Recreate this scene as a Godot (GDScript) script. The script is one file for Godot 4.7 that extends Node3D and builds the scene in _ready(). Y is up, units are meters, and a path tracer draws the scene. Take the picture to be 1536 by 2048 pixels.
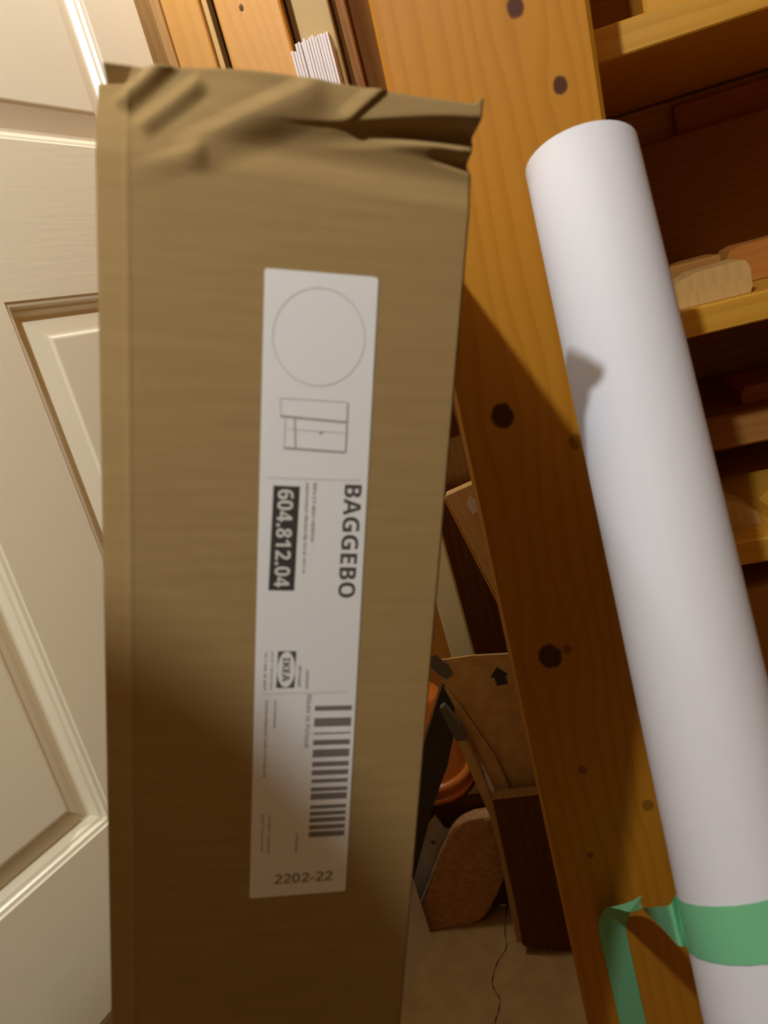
extends Node3D
# A tall cardboard box held up in a small wood store: cream door on the left, pine post,
# white paper roll with green tape and timber shelves on the right, offcuts on the floor.

var rng := RandomNumberGenerator.new()
var M := {}

# ------------------------------------------------------------------ helpers: naming
func thing(called: String, label: String, category: String, xf := Transform3D(), group := "") -> Node3D:
	var o := Node3D.new()
	o.name = called
	add_child(o, true)
	o.transform = xf
	return tag(o, label, category, group)

func tag(o: Node3D, label: String, category: String, group := "") -> Node3D:
	o.set_meta("label", label)
	o.set_meta("category", category)
	if group != "":
		o.set_meta("group", group)
	return o

func part(parent: Node3D, called: String, mesh: Mesh, mat: Material, xf := Transform3D()) -> MeshInstance3D:
	var o := MeshInstance3D.new()
	o.name = called
	o.mesh = mesh
	o.material_override = mat
	o.transform = xf
	parent.add_child(o, true)
	return o

func solo(called: String, mesh: Mesh, mat: Material, xf: Transform3D, label: String, category: String, group := "") -> MeshInstance3D:
	var o := part(self, called, mesh, mat, xf)
	tag(o, label, category, group)
	return o

func struct(called: String, mesh: Mesh, mat: Material, xf: Transform3D, label: String) -> MeshInstance3D:
	var o := part(self, called, mesh, mat, xf)
	o.set_meta("kind", "structure")
	o.set_meta("label", label)
	return o

func at(x: float, y: float, z: float, rz := 0.0, ry := 0.0, rx := 0.0) -> Transform3D:
	var b := Basis(Vector3.UP, deg_to_rad(ry)) * Basis(Vector3.RIGHT, deg_to_rad(rx)) * Basis(Vector3.BACK, deg_to_rad(rz))
	return Transform3D(b, Vector3(x, y, z))

# ------------------------------------------------------------------ helpers: shapes
func begin() -> SurfaceTool:
	var st := SurfaceTool.new()
	st.begin(Mesh.PRIMITIVE_TRIANGLES)
	return st

func poly(st: SurfaceTool, pts: Array, want: Vector3) -> void:      # a flat convex polygon that faces «want»
	var n: Vector3 = (pts[1] - pts[0]).cross(pts[2] - pts[0])
	if n.length() < 1e-12 and pts.size() > 3:
		n = (pts[2] - pts[0]).cross(pts[3] - pts[0])
	if n.length() < 1e-14:
		return
	n = n.normalized()
	var flip := n.dot(want) > 0.0
	if not flip:
		n = -n
	for i in range(1, pts.size() - 1):
		var tri := [pts[0], pts[i + 1], pts[i]] if flip else [pts[0], pts[i], pts[i + 1]]
		for p in tri:
			st.set_normal(n)
			st.add_vertex(p)

func add_block(st: SurfaceTool, c: Vector3, s: Vector3, b: float, basis := Basis()) -> void:   # chamfered box
	var h := s * 0.5
	b = minf(b, minf(h.x, minf(h.y, h.z)) * 0.9)
	var P := func(x: float, y: float, z: float) -> Vector3: return c + basis * Vector3(x, y, z)
	for ax in 3:
		for sg in [-1.0, 1.0]:
			var q := []
			var u := (ax + 1) % 3
			var v := (ax + 2) % 3
			for k in [[-1, -1], [1, -1], [1, 1], [-1, 1]]:
				var p := Vector3()
				p[ax] = sg * h[ax]
				p[u] = k[0] * (h[u] - b)
				p[v] = k[1] * (h[v] - b)
				q.append(c + basis * p)
			var w := Vector3()
			w[ax] = sg
			poly(st, q, basis * w)
	if b <= 0.0:
		return
	for ax in 3:
		var u := (ax + 1) % 3
		var v := (ax + 2) % 3
		for su in [-1.0, 1.0]:
			for sv in [-1.0, 1.0]:
				var q := []
				for k in [[-1, 0], [1, 0], [1, 1], [-1, 1]]:
					var p := Vector3()
					p[ax] = k[0] * (h[ax] - b)
					p[u] = su * (h[u] if k[1] == 0 else h[u] - b)
					p[v] = sv * (h[v] - b if k[1] == 0 else h[v])
					q.append(c + basis * p)
				var w := Vector3()
				w[u] = su
				w[v] = sv
				poly(st, q, basis * w)
	for sx in [-1.0, 1.0]:
		for sy in [-1.0, 1.0]:
			for sz in [-1.0, 1.0]:
				poly(st, [P.call(sx * h.x, sy * (h.y - b), sz * (h.z - b)), P.call(sx * (h.x - b), sy * h.y, sz * (h.z - b)), P.call(sx * (h.x - b), sy * (h.y - b), sz * h.z)], basis * Vector3(sx, sy, sz))

func block(s: Vector3, b := 0.0015) -> ArrayMesh:
	var st := begin()
	add_block(st, Vector3(), s, b)
	return st.commit()

func slab(x0: float, x1: float, y0: float, y1: float, z0: float, z1: float, b := 0.0) -> ArrayMesh:
	var st := begin()
	add_block(st, Vector3(x0 + x1, y0 + y1, z0 + z1) * 0.5, Vector3(x1 - x0, y1 - y0, z1 - z0), b)
	return st.commit()

func prism(pts: PackedVector2Array, thick: float) -> ArrayMesh:     # outline in x, y; front at z = 0
	var st := begin()
	var tris := Geometry2D.triangulate_polygon(pts)
	for k in range(0, tris.size(), 3):
		var f := []
		var g := []
		for j in 3:
			var p := pts[tris[k + j]]
			f.append(Vector3(p.x, p.y, 0))
			g.append(Vector3(p.x, p.y, -thick))
		poly(st, f, Vector3.BACK)
		poly(st, g, Vector3.FORWARD)
	var area := 0.0
	for i in pts.size():
		area += pts[i].cross(pts[(i + 1) % pts.size()])
	for i in pts.size():
		var a := pts[i]
		var c := pts[(i + 1) % pts.size()]
		var d := (c - a) * signf(area)
		poly(st, [Vector3(a.x, a.y, 0), Vector3(c.x, c.y, 0), Vector3(c.x, c.y, -thick), Vector3(a.x, a.y, -thick)], Vector3(d.y, -d.x, 0))
	return st.commit()

func lathe(prof: Array, n := 40) -> ArrayMesh:                     # [r, y] pairs
	var st := begin()
	st.set_smooth_group(0)
	for i in prof.size() - 1:
		for k in n:
			var a0 := TAU * k / n
			var a1 := TAU * (k + 1) / n
			var p := []
			for q in [[i, a0], [i, a1], [i + 1, a1], [i + 1, a0]]:
				var r: float = prof[q[0]][0]
				p.append(Vector3(r * cos(q[1]), prof[q[0]][1], r * sin(q[1])))
			for t in [0, 1, 2, 0, 2, 3]:
				st.add_vertex(p[t])
	st.index()
	st.generate_normals()
	return st.commit()

func lattice(cols: int, rows: int, f: Callable) -> ArrayMesh:       # smooth sheet of f(i, j)
	var P := PackedVector3Array()
	for j in rows:
		for i in cols:
			P.append(f.call(i, j))
	var N := PackedVector3Array()
	for j in rows:
		for i in cols:
			var dx: Vector3 = P[j * cols + mini(i + 1, cols - 1)] - P[j * cols + maxi(i - 1, 0)]
			var dy: Vector3 = P[mini(j + 1, rows - 1) * cols + i] - P[maxi(j - 1, 0) * cols + i]
			N.append(dx.cross(dy).normalized())
	var I := PackedInt32Array()
	for j in rows - 1:
		for i in cols - 1:
			var a := j * cols + i
			I.append_array([a, a + cols, a + 1, a + 1, a + cols, a + cols + 1])
	var arr := []
	arr.resize(Mesh.ARRAY_MAX)
	arr[Mesh.ARRAY_VERTEX] = P
	arr[Mesh.ARRAY_NORMAL] = N
	arr[Mesh.ARRAY_INDEX] = I
	var m := ArrayMesh.new()
	m.add_surface_from_arrays(Mesh.PRIMITIVE_TRIANGLES, arr)
	return m

func ribbon(mid: Array, wide: Array, thick: float) -> ArrayMesh:    # a strip with a little thickness
	var st := begin()
	st.set_smooth_group(0)
	var n := mid.size()
	var nor := []
	for i in n:
		var t: Vector3 = mid[mini(i + 1, n - 1)] - mid[maxi(i - 1, 0)]
		nor.append(t.cross(wide[i]).normalized() * thick * 0.5)
	for i in n - 1:
		for s in [1.0, -1.0]:
			var q := [mid[i] - wide[i] + nor[i] * s, mid[i] + wide[i] + nor[i] * s, mid[i + 1] + wide[i + 1] + nor[i + 1] * s, mid[i + 1] - wide[i + 1] + nor[i + 1] * s]
			for t in ([0, 1, 2, 0, 2, 3] if s > 0 else [0, 2, 1, 0, 3, 2]):
				st.add_vertex(q[t])
	st.index()
	st.generate_normals()
	return st.commit()

func spline(pts: Array, steps: int) -> Array:                       # Catmull-Rom through Vector3s
	var out := []
	for i in pts.size() - 1:
		var a: Vector3 = pts[maxi(i - 1, 0)]
		var d: Vector3 = pts[mini(i + 2, pts.size() - 1)]
		for k in steps:
			out.append((pts[i] as Vector3).cubic_interpolate(pts[i + 1], a, d, float(k) / steps))
	out.append(pts[-1])
	return out

# ------------------------------------------------------------------ helpers: materials
func mat(col: Color, rough := 0.8, spec := 0.5) -> StandardMaterial3D:
	var m := StandardMaterial3D.new()
	m.albedo_color = col
	m.roughness = rough
	m.metallic_specular = spec
	return m

func c8(r: float, g: float, b: float) -> Color:
	return Color(r / 255.0, g / 255.0, b / 255.0)

func tile_noise(w: int, h: int, fx: float, fy: float, seed_: int, lo: Color, hi: Color, oct := 3) -> ImageTexture:
	# seamless noise, stretched by fx : fy (cycles across the tile)
	var n := FastNoiseLite.new()
	n.seed = seed_
	n.noise_type = FastNoiseLite.TYPE_SIMPLEX
	n.fractal_octaves = oct
	n.frequency = 1.0
	var im := Image.create(w, h, false, Image.FORMAT_RGB8)
	for y in h:
		for x in w:
			var a := float(x) / w
			var b := float(y) / h
			var v00 := n.get_noise_2d(a * fx, b * fy)
			var v10 := n.get_noise_2d((a - 1.0) * fx, b * fy)
			var v01 := n.get_noise_2d(a * fx, (b - 1.0) * fy)
			var v11 := n.get_noise_2d((a - 1.0) * fx, (b - 1.0) * fy)
			var v := lerpf(lerpf(v00, v10, a), lerpf(v01, v11, a), b)
			im.set_pixel(x, y, lo.lerp(hi, clampf(0.5 + v * 0.9, 0, 1)))
	return ImageTexture.create_from_image(im)

func triplanar(m: StandardMaterial3D, sx: float, sy := 0.0, sz := 0.0) -> StandardMaterial3D:
	m.uv1_triplanar = true
	m.uv1_triplanar_sharpness = 8.0
	m.uv1_scale = Vector3(sx, sy if sy > 0 else sx, sz if sz > 0 else sx)
	return m

# pine: grain along the image's height; knots are [x, y, radius] in metres from the top left
func wood(w: int, h: int, wm: float, hm: float, seed_: int, light: Color, dark: Color, ring: float, knots: Array, knot_col: Color, turn := false) -> ImageTexture:
	var n := FastNoiseLite.new()
	n.seed = seed_
	n.frequency = 1.0
	n.fractal_octaves = 2
	var im := Image.create(h if turn else w, w if turn else h, false, Image.FORMAT_RGB8)
	for y in h:
		var Y := hm * (y + 0.5) / h
		for x in w:
			var X := wm * (x + 0.5) / w
			var c := X + 0.02 * n.get_noise_2d(X * 3.0, Y * 0.9)
			var core := 0.0
			for k in knots:
				var dy: float = Y - k[1]
				if absf(dy) > 0.18:
					continue
				var dx: float = X - k[0]
				var r: float = k[2]
				var e := exp(-(dx * dx / (9.0 * r * r) + dy * dy / (36.0 * r * r)))
				c -= dx * 0.75 * e
				var d := sqrt(dx * dx + dy * dy * 0.7) / r
				var own: float = (k[3] if k.size() > 3 else 1.0) * (1.0 - smoothstep(0.72, 1.05, d + 0.10 * n.get_noise_2d(X * 90.0, Y * 90.0)))
				core = maxf(core, own)
			var f := fposmod(c / ring + 0.4 * n.get_noise_2d(X * 14.0 + 30.0, Y * 1.1), 1.0)
			var late := smoothstep(0.35, 0.95, f) * (1.0 - smoothstep(0.95, 1.0, f))
			var fine := 0.5 + 0.5 * n.get_noise_2d(X * 700.0, Y * 14.0 + 9.0)
			var col := light.lerp(dark, clampf(0.62 * late + 0.22 * fine, 0, 1))
			col = col.lerp(knot_col, core)
			if turn:
				im.set_pixel(y, x, col)
			else:
				im.set_pixel(x, y, col)
	return ImageTexture.create_from_image(im)

# ------------------------------------------------------------------ helpers: soft bodies
func soft(bones: Array, cell: float, k: float) -> ArrayMesh:        # bones: [a, b, radius a, radius b]
	var lo := Vector3.INF
	var hi := -Vector3.INF
	for b in bones:
		var r: float = maxf(b[2], b[3]) + cell * 3.0
		for p in [b[0], b[1]]:
			lo = lo.min(p - Vector3.ONE * r)
			hi = hi.max(p + Vector3.ONE * r)
	var n := Vector3i(((hi - lo) / cell).ceil()) + Vector3i.ONE * 2
	var F := PackedFloat32Array()
	F.resize(n.x * n.y * n.z)
	F.fill(1.0)
	for b in bones:
		var A: Vector3 = b[0]
		var B: Vector3 = b[1]
		var ra: float = b[2]
		var rb: float = b[3]
		var pad := Vector3.ONE * (maxf(ra, rb) + k + cell * 2.0)
		var i0 := Vector3i(((A.min(B) - pad - lo) / cell).floor()).clamp(Vector3i(), n - Vector3i.ONE)
		var i1 := Vector3i(((A.max(B) + pad - lo) / cell).ceil()).clamp(Vector3i(), n - Vector3i.ONE)
		var ab := B - A
		var l2 := maxf(ab.length_squared(), 1e-9)
		for z in range(i0.z, i1.z + 1):
			for y in range(i0.y, i1.y + 1):
				for x in range(i0.x, i1.x + 1):
					var p := lo + Vector3(x, y, z) * cell
					var t := clampf((p - A).dot(ab) / l2, 0, 1)
					var d := p.distance_to(A + ab * t) - lerpf(ra, rb, t)
					var i := (z * n.y + y) * n.x + x
					var e := F[i]
					var h := maxf(k - absf(e - d), 0.0) / k
					F[i] = minf(e, d) - h * h * k * 0.25
	var id := {}
	var V := PackedVector3Array()
	var I := PackedInt32Array()
	var step := [1, n.x, n.x * n.y]
	var off := [0, 1, n.x, n.x + 1, n.x * n.y, n.x * n.y + 1, n.x * n.y + n.x, n.x * n.y + n.x + 1]
	for z in n.z - 1:
		for y in n.y - 1:
			for x in n.x - 1:
				var i: int = (z * n.y + y) * n.x + x
				var neg := 0
				for o in off:
					if F[i + o] < 0.0:
						neg += 1
				if neg == 0 or neg == 8:
					continue
				var s := Vector3()
				var m := 0
				for e in 12:
					var ax: int = e / 4
					var q: int = e % 4
					var c := Vector3i()
					c[(ax + 1) % 3] = q & 1
					c[(ax + 2) % 3] = q >> 1
					var a: int = i + c.x + c.y * n.x + c.z * n.x * n.y
					var f0 := F[a]
					var f1 := F[a + step[ax]]
					if (f0 < 0.0) != (f1 < 0.0):
						var v := Vector3(c)
						v[ax] += f0 / (f0 - f1)
						s += v
						m += 1
				id[i] = V.size()
				V.append(lo + (Vector3(x, y, z) + s / m) * cell)
	for i in id:
		for ax in 3:
			var st: int = step[ax]
			if (F[i] < 0.0) == (F[i + st] < 0.0):
				continue
			var u: int = step[(ax + 1) % 3]
			var w: int = step[(ax + 2) % 3]
			if not (id.has(i - u) and id.has(i - w) and id.has(i - u - w)):
				continue
			var q := [id[i], id[i - u], id[i - u - w], id[i - w]]
			if F[i] < 0.0:
				I.append_array([q[0], q[2], q[1], q[0], q[3], q[2]])
			else:
				I.append_array([q[0], q[1], q[2], q[0], q[2], q[3]])
	var st2 := begin()
	st2.set_smooth_group(0)
	for i in I:
		st2.add_vertex(V[i])
	st2.index()
	st2.generate_normals()
	return st2.commit()

# ================================================================== the scene
func _ready() -> void:
	rng.seed = 41
	# camera: chest height, rolled about 15 degrees, tipped down 16 degrees
	var cam := Camera3D.new()
	cam.name = "camera"
	add_child(cam)
	cam.transform = Transform3D(Basis(Vector3(0.9528, -0.26, -0.1568), Vector3(0.1992, 0.925, -0.3235), Vector3(0.2292, 0.277, 0.9331)).orthonormalized(), Vector3(0, 1.25, 0))
	cam.fov = 69.0
	var lens := CameraAttributesPhysical.new()      # the phone has focused a little past the carton
	lens.frustum_focal_length = 17.461
	lens.frustum_focus_distance = 1.15
	lens.exposure_aperture = 4.3
	cam.attributes = lens
	cam.near = 0.02
	cam.current = true
	var we := WorldEnvironment.new()
	we.name = "world_environment"
	var env := Environment.new()
	env.background_mode = Environment.BG_COLOR
	env.background_color = Color(0.0, 0.0, 0.0)
	env.tonemap_mode = Environment.TONE_MAPPER_LINEAR
	env.tonemap_exposure = 1.0
	env.sdfgi_enabled = true
	env.ssao_enabled = true
	env.ssil_enabled = true
	we.environment = env
	add_child(we)

	materials()
	room()
	bulb("pendant_lamp", Vector3(-0.27, 2.34, 0.37), 1.8, "bare bulb on a short cord over the person")
	bulb("pendant_lamp", Vector3(-0.385, 2.32, -1.14), 0.62, "bare bulb on a short cord above the door's free edge")
	door()
	timber_wall()
	post_and_shelves()
	floor_scraps()
	carton()
	paper_roll()
	person()

func bulb(called: String, p: Vector3, energy: float, label: String) -> void:
	var t := thing(called, label, "lamp", Transform3D(Basis(), p))
	part(t, "cord", lathe([[0.003, 0.07], [0.003, 2.47 - p.y]], 10), M.black)
	part(t, "lamp_holder", lathe([[0.0, 0.085], [0.012, 0.085], [0.019, 0.075], [0.019, 0.035], [0.0, 0.035]], 20), M.black)
	part(t, "ceiling_rose", lathe([[0.0, 2.465 - p.y], [0.04, 2.465 - p.y], [0.045, 2.48 - p.y], [0.0, 2.48 - p.y]], 24), M.black)
	var g := mat(Color(0.95, 0.97, 1), 0.4)
	g.emission_enabled = true
	g.emission = Color(0.93, 0.97, 1.0)
	g.emission_energy_multiplier = 6.0
	part(t, "bulb", lathe([[0.0, -0.03], [0.012, -0.028], [0.024, -0.018], [0.03, 0.0], [0.027, 0.014], [0.018, 0.028], [0.013, 0.04], [0.0, 0.04]], 24), g)
	var l := OmniLight3D.new()
	l.name = "bulb_light"
	l.light_color = Color(0.93, 0.97, 1.0)
	l.light_energy = energy
	l.light_size = 0.026
	l.omni_range = 8.0
	l.omni_attenuation = 2.0
	l.shadow_enabled = true
	t.add_child(l)

func materials() -> void:
	M.black = mat(c8(30, 28, 26), 0.5)
	# painted door: cream eggshell with pressed grain
	var grain_v := tile_noise(128, 256, 26, 3, 5, Color(0.25, 0.25, 0.25), Color(0.75, 0.75, 0.75), 2)
	var grain_h := tile_noise(256, 128, 3, 26, 6, Color(0.25, 0.25, 0.25), Color(0.75, 0.75, 0.75), 2)
	for k in [["door_v", grain_v], ["door_h", grain_h]]:
		var d := triplanar(mat(c8(243, 232, 203), 0.3), 5.0)
		d.heightmap_enabled = true
		d.heightmap_texture = k[1]
		d.heightmap_scale = 0.016
		M[k[0]] = d
	M.door_panel = mat(c8(243, 232, 203), 0.3)
	M.plaster = triplanar(mat(Color.WHITE, 0.95), 1.5)
	M.plaster.albedo_texture = tile_noise(128, 128, 5, 5, 9, c8(118, 88, 54), c8(134, 102, 64))
	M.ceiling = mat(c8(150, 122, 84), 0.95)
	M.concrete = triplanar(mat(Color.WHITE, 0.85), 1.6)
	M.concrete.albedo_texture = tile_noise(256, 256, 9, 9, 14, c8(150, 110, 56), c8(168, 128, 70), 5)
	# pines
	M.pine = triplanar(mat(Color.WHITE, 0.5), 2.6, 0.9, 2.6)
	M.pine.albedo_texture = wood(192, 512, 0.38, 1.1, 21, c8(202, 144, 60), c8(194, 134, 50), 0.017, [[0.1, 0.3, 0.008], [0.28, 0.85, 0.01]], c8(110, 62, 30))
	M.pine_h = triplanar(mat(Color.WHITE, 0.5), 0.9, 2.6, 2.6)
	M.pine_h.albedo_texture = wood(192, 512, 0.38, 1.1, 22, c8(216, 158, 52), c8(202, 140, 36), 0.019, [[0.2, 0.62, 0.009]], c8(110, 62, 30), true)
	M.tan = triplanar(mat(Color.WHITE, 0.7), 2.6, 0.9, 2.6)
	M.tan.albedo_texture = wood(128, 384, 0.38, 1.1, 23, c8(206, 164, 96), c8(196, 150, 84), 0.015, [], c8(110, 62, 30))
	M.brown = triplanar(mat(Color.WHITE, 0.7, 0.2), 2.6, 0.9, 2.6)
	M.brown.albedo_texture = wood(128, 384, 0.38, 1.1, 24, c8(142, 98, 56), c8(112, 72, 38), 0.014, [], c8(60, 34, 18))
	M.grey_brown = triplanar(mat(c8(255, 250, 245), 0.7, 0.2), 2.6, 0.9, 2.6)
	M.grey_brown.albedo_texture = wood(128, 384, 0.38, 1.1, 29, c8(186, 146, 92), c8(168, 128, 78), 0.014, [], c8(60, 34, 18))
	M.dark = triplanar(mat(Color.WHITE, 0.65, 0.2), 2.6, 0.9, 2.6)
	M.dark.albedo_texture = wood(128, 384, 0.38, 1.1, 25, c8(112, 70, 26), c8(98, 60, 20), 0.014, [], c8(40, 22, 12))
	M.spruce_h = triplanar(mat(Color.WHITE, 0.65, 0.2), 0.9, 2.6, 2.6)
	M.spruce_h.albedo_texture = wood(128, 384, 0.38, 1.1, 26, c8(178, 124, 62), c8(164, 110, 52), 0.014, [], c8(40, 22, 12), true)
	M.red_h = triplanar(mat(Color.WHITE, 0.6, 0.2), 0.9, 2.6, 2.6)
	M.red_h.albedo_texture = wood(128, 384, 0.38, 1.1, 27, c8(192, 124, 58), c8(178, 110, 48), 0.016, [], c8(40, 22, 12), true)
	M.bark = triplanar(mat(Color.WHITE, 0.9), 7.0)
	M.bark.albedo_texture = tile_noise(128, 128, 6, 10, 31, c8(178, 126, 76), c8(204, 152, 98), 4)
	M.white = mat(c8(230, 226, 212), 0.6)
	M.cream = mat(c8(240, 232, 186), 0.7)
	M.white_vinyl = mat(c8(218, 204, 198), 0.4)
	M.khaki = mat(c8(172, 144, 92), 0.7)
	M.charcoal = mat(c8(58, 50, 40), 0.6)
	M.steel = mat(c8(190, 180, 172), 0.28)
	M.steel.metallic = 1.0
	M.grey = mat(c8(104, 96, 78), 0.6)
	M.orange = mat(c8(232, 128, 44), 0.35)
	# cardboard: fluting shows as faint cross streaks
	M.card = triplanar(mat(Color.WHITE, 0.82, 0.35), 4.0, 4.0, 4.0)
	M.card.albedo_texture = tile_noise(128, 256, 2.0, 22, 41, c8(152, 123, 76), c8(159, 130, 82), 3)
	M.card.heightmap_enabled = true
	M.card.heightmap_texture = tile_noise(128, 256, 1.5, 30, 43, Color(0.2, 0.2, 0.2), Color(0.8, 0.8, 0.8), 2)
	M.card.heightmap_scale = 0.012
	M.card_old = triplanar(mat(Color.WHITE, 0.9), 5.0)
	M.card_old.albedo_texture = tile_noise(128, 128, 5, 5, 44, c8(194, 148, 82), c8(210, 166, 98), 4)
	M.paper = mat(c8(226, 222, 224), 0.75, 0.4)
	M.label = mat(c8(231, 227, 220), 0.55)
	M.ink = mat(c8(74, 68, 60), 0.7)
	M.ink_grey = mat(c8(160, 152, 140), 0.7)
	M.ink_pale = mat(c8(186, 178, 164), 0.7)
	M.ink_white = mat(c8(214, 208, 196), 0.7)
	M.tape = mat(c8(120, 194, 142), 0.6)
	M.tape.backlight_enabled = true
	M.tape.backlight = Color(0.12, 0.2, 0.1)
	M.skin = mat(c8(204, 158, 128), 0.55)
	M.sweater = mat(c8(86, 74, 62), 0.95)
	M.jeans = mat(c8(62, 66, 78), 0.95)
	M.hair = mat(c8(58, 42, 30), 0.7)

func room() -> void:
	struct("floor", slab(-1.8, 1.8, -0.1, 0.0, -1.75, 2.1), M.concrete, Transform3D(), "bare beige concrete floor with a thin wandering crack")
	var crack := []
	var w := []
	for p in [[-0.272, -1.23], [-0.2776, -1.159], [-0.274, -1.12], [-0.292, -1.085], [-0.3007, -1.05], [-0.297, -1.03], [-0.286, -1.009], [-0.289, -0.985], [-0.2944, -0.9645], [-0.3, -0.9]]:
		crack.append(Vector3(p[0], 0.0006, p[1]))
	crack = spline(crack, 4)
	for i in crack.size():
		w.append(Vector3(0.0009 + 0.0005 * sin(i * 1.7), 0, 0))
	part(get_node("floor"), "crack", ribbon(crack, w, 0.0006), mat(c8(70, 50, 30), 0.95))
	struct("ceiling", slab(-1.8, 1.8, 2.48, 2.6, -1.75, 2.1), M.ceiling, Transform3D(), "plain brown ceiling above the store")
	var wb := begin()
	add_block(wb, Vector3(-0.8625, 1.24, -1.585), Vector3(1.875, 2.48, 0.33), 0.0)
	add_block(wb, Vector3(0.9375, 1.24, -1.69), Vector3(1.725, 2.48, 0.12), 0.0)
	struct("wall_back", wb.commit(), M.plaster, Transform3D(), "brown plastered wall behind the stored timber, set back behind the shelves")
	struct("wall_front", slab(-1.8, 1.8, 0, 2.48, 2.0, 2.1), M.plaster, Transform3D(), "brown plastered wall behind the person")
	struct("wall_right", slab(1.7, 1.8, 0, 2.48, -1.63, 2.0), M.plaster, Transform3D(), "brown plastered wall beyond the shelves")
	struct("wall_hall", slab(-1.8, -1.7, 0, 2.48, -1.42, 2.0), M.plaster, Transform3D(), "brown plastered wall of the hall past the door")
	var st := begin()
	add_block(st, Vector3(-0.81, 1.24, 0.81), Vector3(0.11, 2.48, 2.38), 0.0)
	add_block(st, Vector3(-0.81, 1.24, -1.37), Vector3(0.11, 2.48, 0.1), 0.0)
	add_block(st, Vector3(-0.81, 2.29, -0.85), Vector3(0.11, 0.38, 0.94), 0.0)
	struct("wall_left", st.commit(), M.plaster, Transform3D(), "brown plastered wall with the doorway in it")

# ------------------------------------------------------------------ moulded cream door, ajar
func door() -> void:
	var d := Node3D.new()
	d.name = "door_1"
	add_child(d)
	d.set_meta("kind", "structure")
	d.set_meta("label", "cream six panel door standing ajar beside the carton")
	var x := Vector3(0.3033, -0.0244, -0.9526)
	var z := Vector3(0.9525, 0.0378, 0.3023).normalized()
	x = (x - z * x.dot(z)).normalized().rotated(z, deg_to_rad(-1.2))
	var y := z.cross(x)
	var k := 0.8 / 0.55
	d.transform = Transform3D(Basis(x, y, z), Vector3(0, 1.256, 0) - z * 0.8 - x * 0.011)
	# lines across (t) and up (v), as measured from the eye's foot on the door
	var T := [0.128 * k, 0.206 * k, 0.345 * k, 0.427 * k, 0.634 * k, 0.708 * k]
	T[0] = T[1] - (T[5] - T[4])
	T[1] = T[2] - (T[4] - T[3])
	T[0] = T[1] - (T[5] - T[4])
	var V := [-1.225, -1.05, -0.662, -0.325 * k, 0.106 * k, 0.238 * k, 0.63, 0.74]
	V[2] = V[3] - 0.132 * k
	var th := 0.035
	for s in [[T[0], T[1]], [T[2], T[3]], [T[4], T[5]]]:
		part(d, "stile", slab(s[0], s[1], V[0], V[7], -th, 0.0, 0.0), M.door_v)
	for c in [[T[1], T[2]], [T[3], T[4]]]:
		for r in [[V[0], V[1]], [V[2], V[3]], [V[4], V[5]], [V[6], V[7]]]:
			part(d, "rail", slab(c[0], c[1], r[0], r[1], -th, 0.0, 0.0), M.door_h)
		for r in [[V[1], V[2]], [V[3], V[4]], [V[5], V[6]]]:
			part(d, "panel", door_panel(c[0], c[1], r[0], r[1], th), M.door_panel)

func door_panel(x0: float, x1: float, y0: float, y1: float, th: float) -> ArrayMesh:
	var st := begin()
	# steps inwards: [inset, height]; a sticking of two rounds, a valley, then the raised bevel
	var S := [[0.0, 0.0], [0.002, -0.002], [0.006, -0.0028], [0.0085, -0.0068], [0.012, -0.0082], [0.0175, -0.0162], [0.0205, -0.0168], [0.046, -0.0052], [0.049, -0.0022], [0.051, -0.0018]]
	for i in S.size() - 1:
		var a: float = S[i][0]
		var b: float = S[i + 1][0]
		var ha: float = S[i][1]
		var hb: float = S[i + 1][1]
		var A := [Vector3(x0 + a, y0 + a, ha), Vector3(x1 - a, y0 + a, ha), Vector3(x1 - a, y1 - a, ha), Vector3(x0 + a, y1 - a, ha)]
		var B := [Vector3(x0 + b, y0 + b, hb), Vector3(x1 - b, y0 + b, hb), Vector3(x1 - b, y1 - b, hb), Vector3(x0 + b, y1 - b, hb)]
		for e in 4:
			var f := (e + 1) % 4
			poly(st, [A[e], A[f], B[f], B[e]], Vector3.BACK)
	var c: float = S[-1][0]
	var h: float = S[-1][1]
	poly(st, [Vector3(x0 + c, y0 + c, h), Vector3(x1 - c, y0 + c, h), Vector3(x1 - c, y1 - c, h), Vector3(x0 + c, y1 - c, h)], Vector3.BACK)
	poly(st, [Vector3(x0, y0, -th), Vector3(x1, y0, -th), Vector3(x1, y1, -th), Vector3(x0, y1, -th)], Vector3.FORWARD)
	return st.commit()

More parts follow.
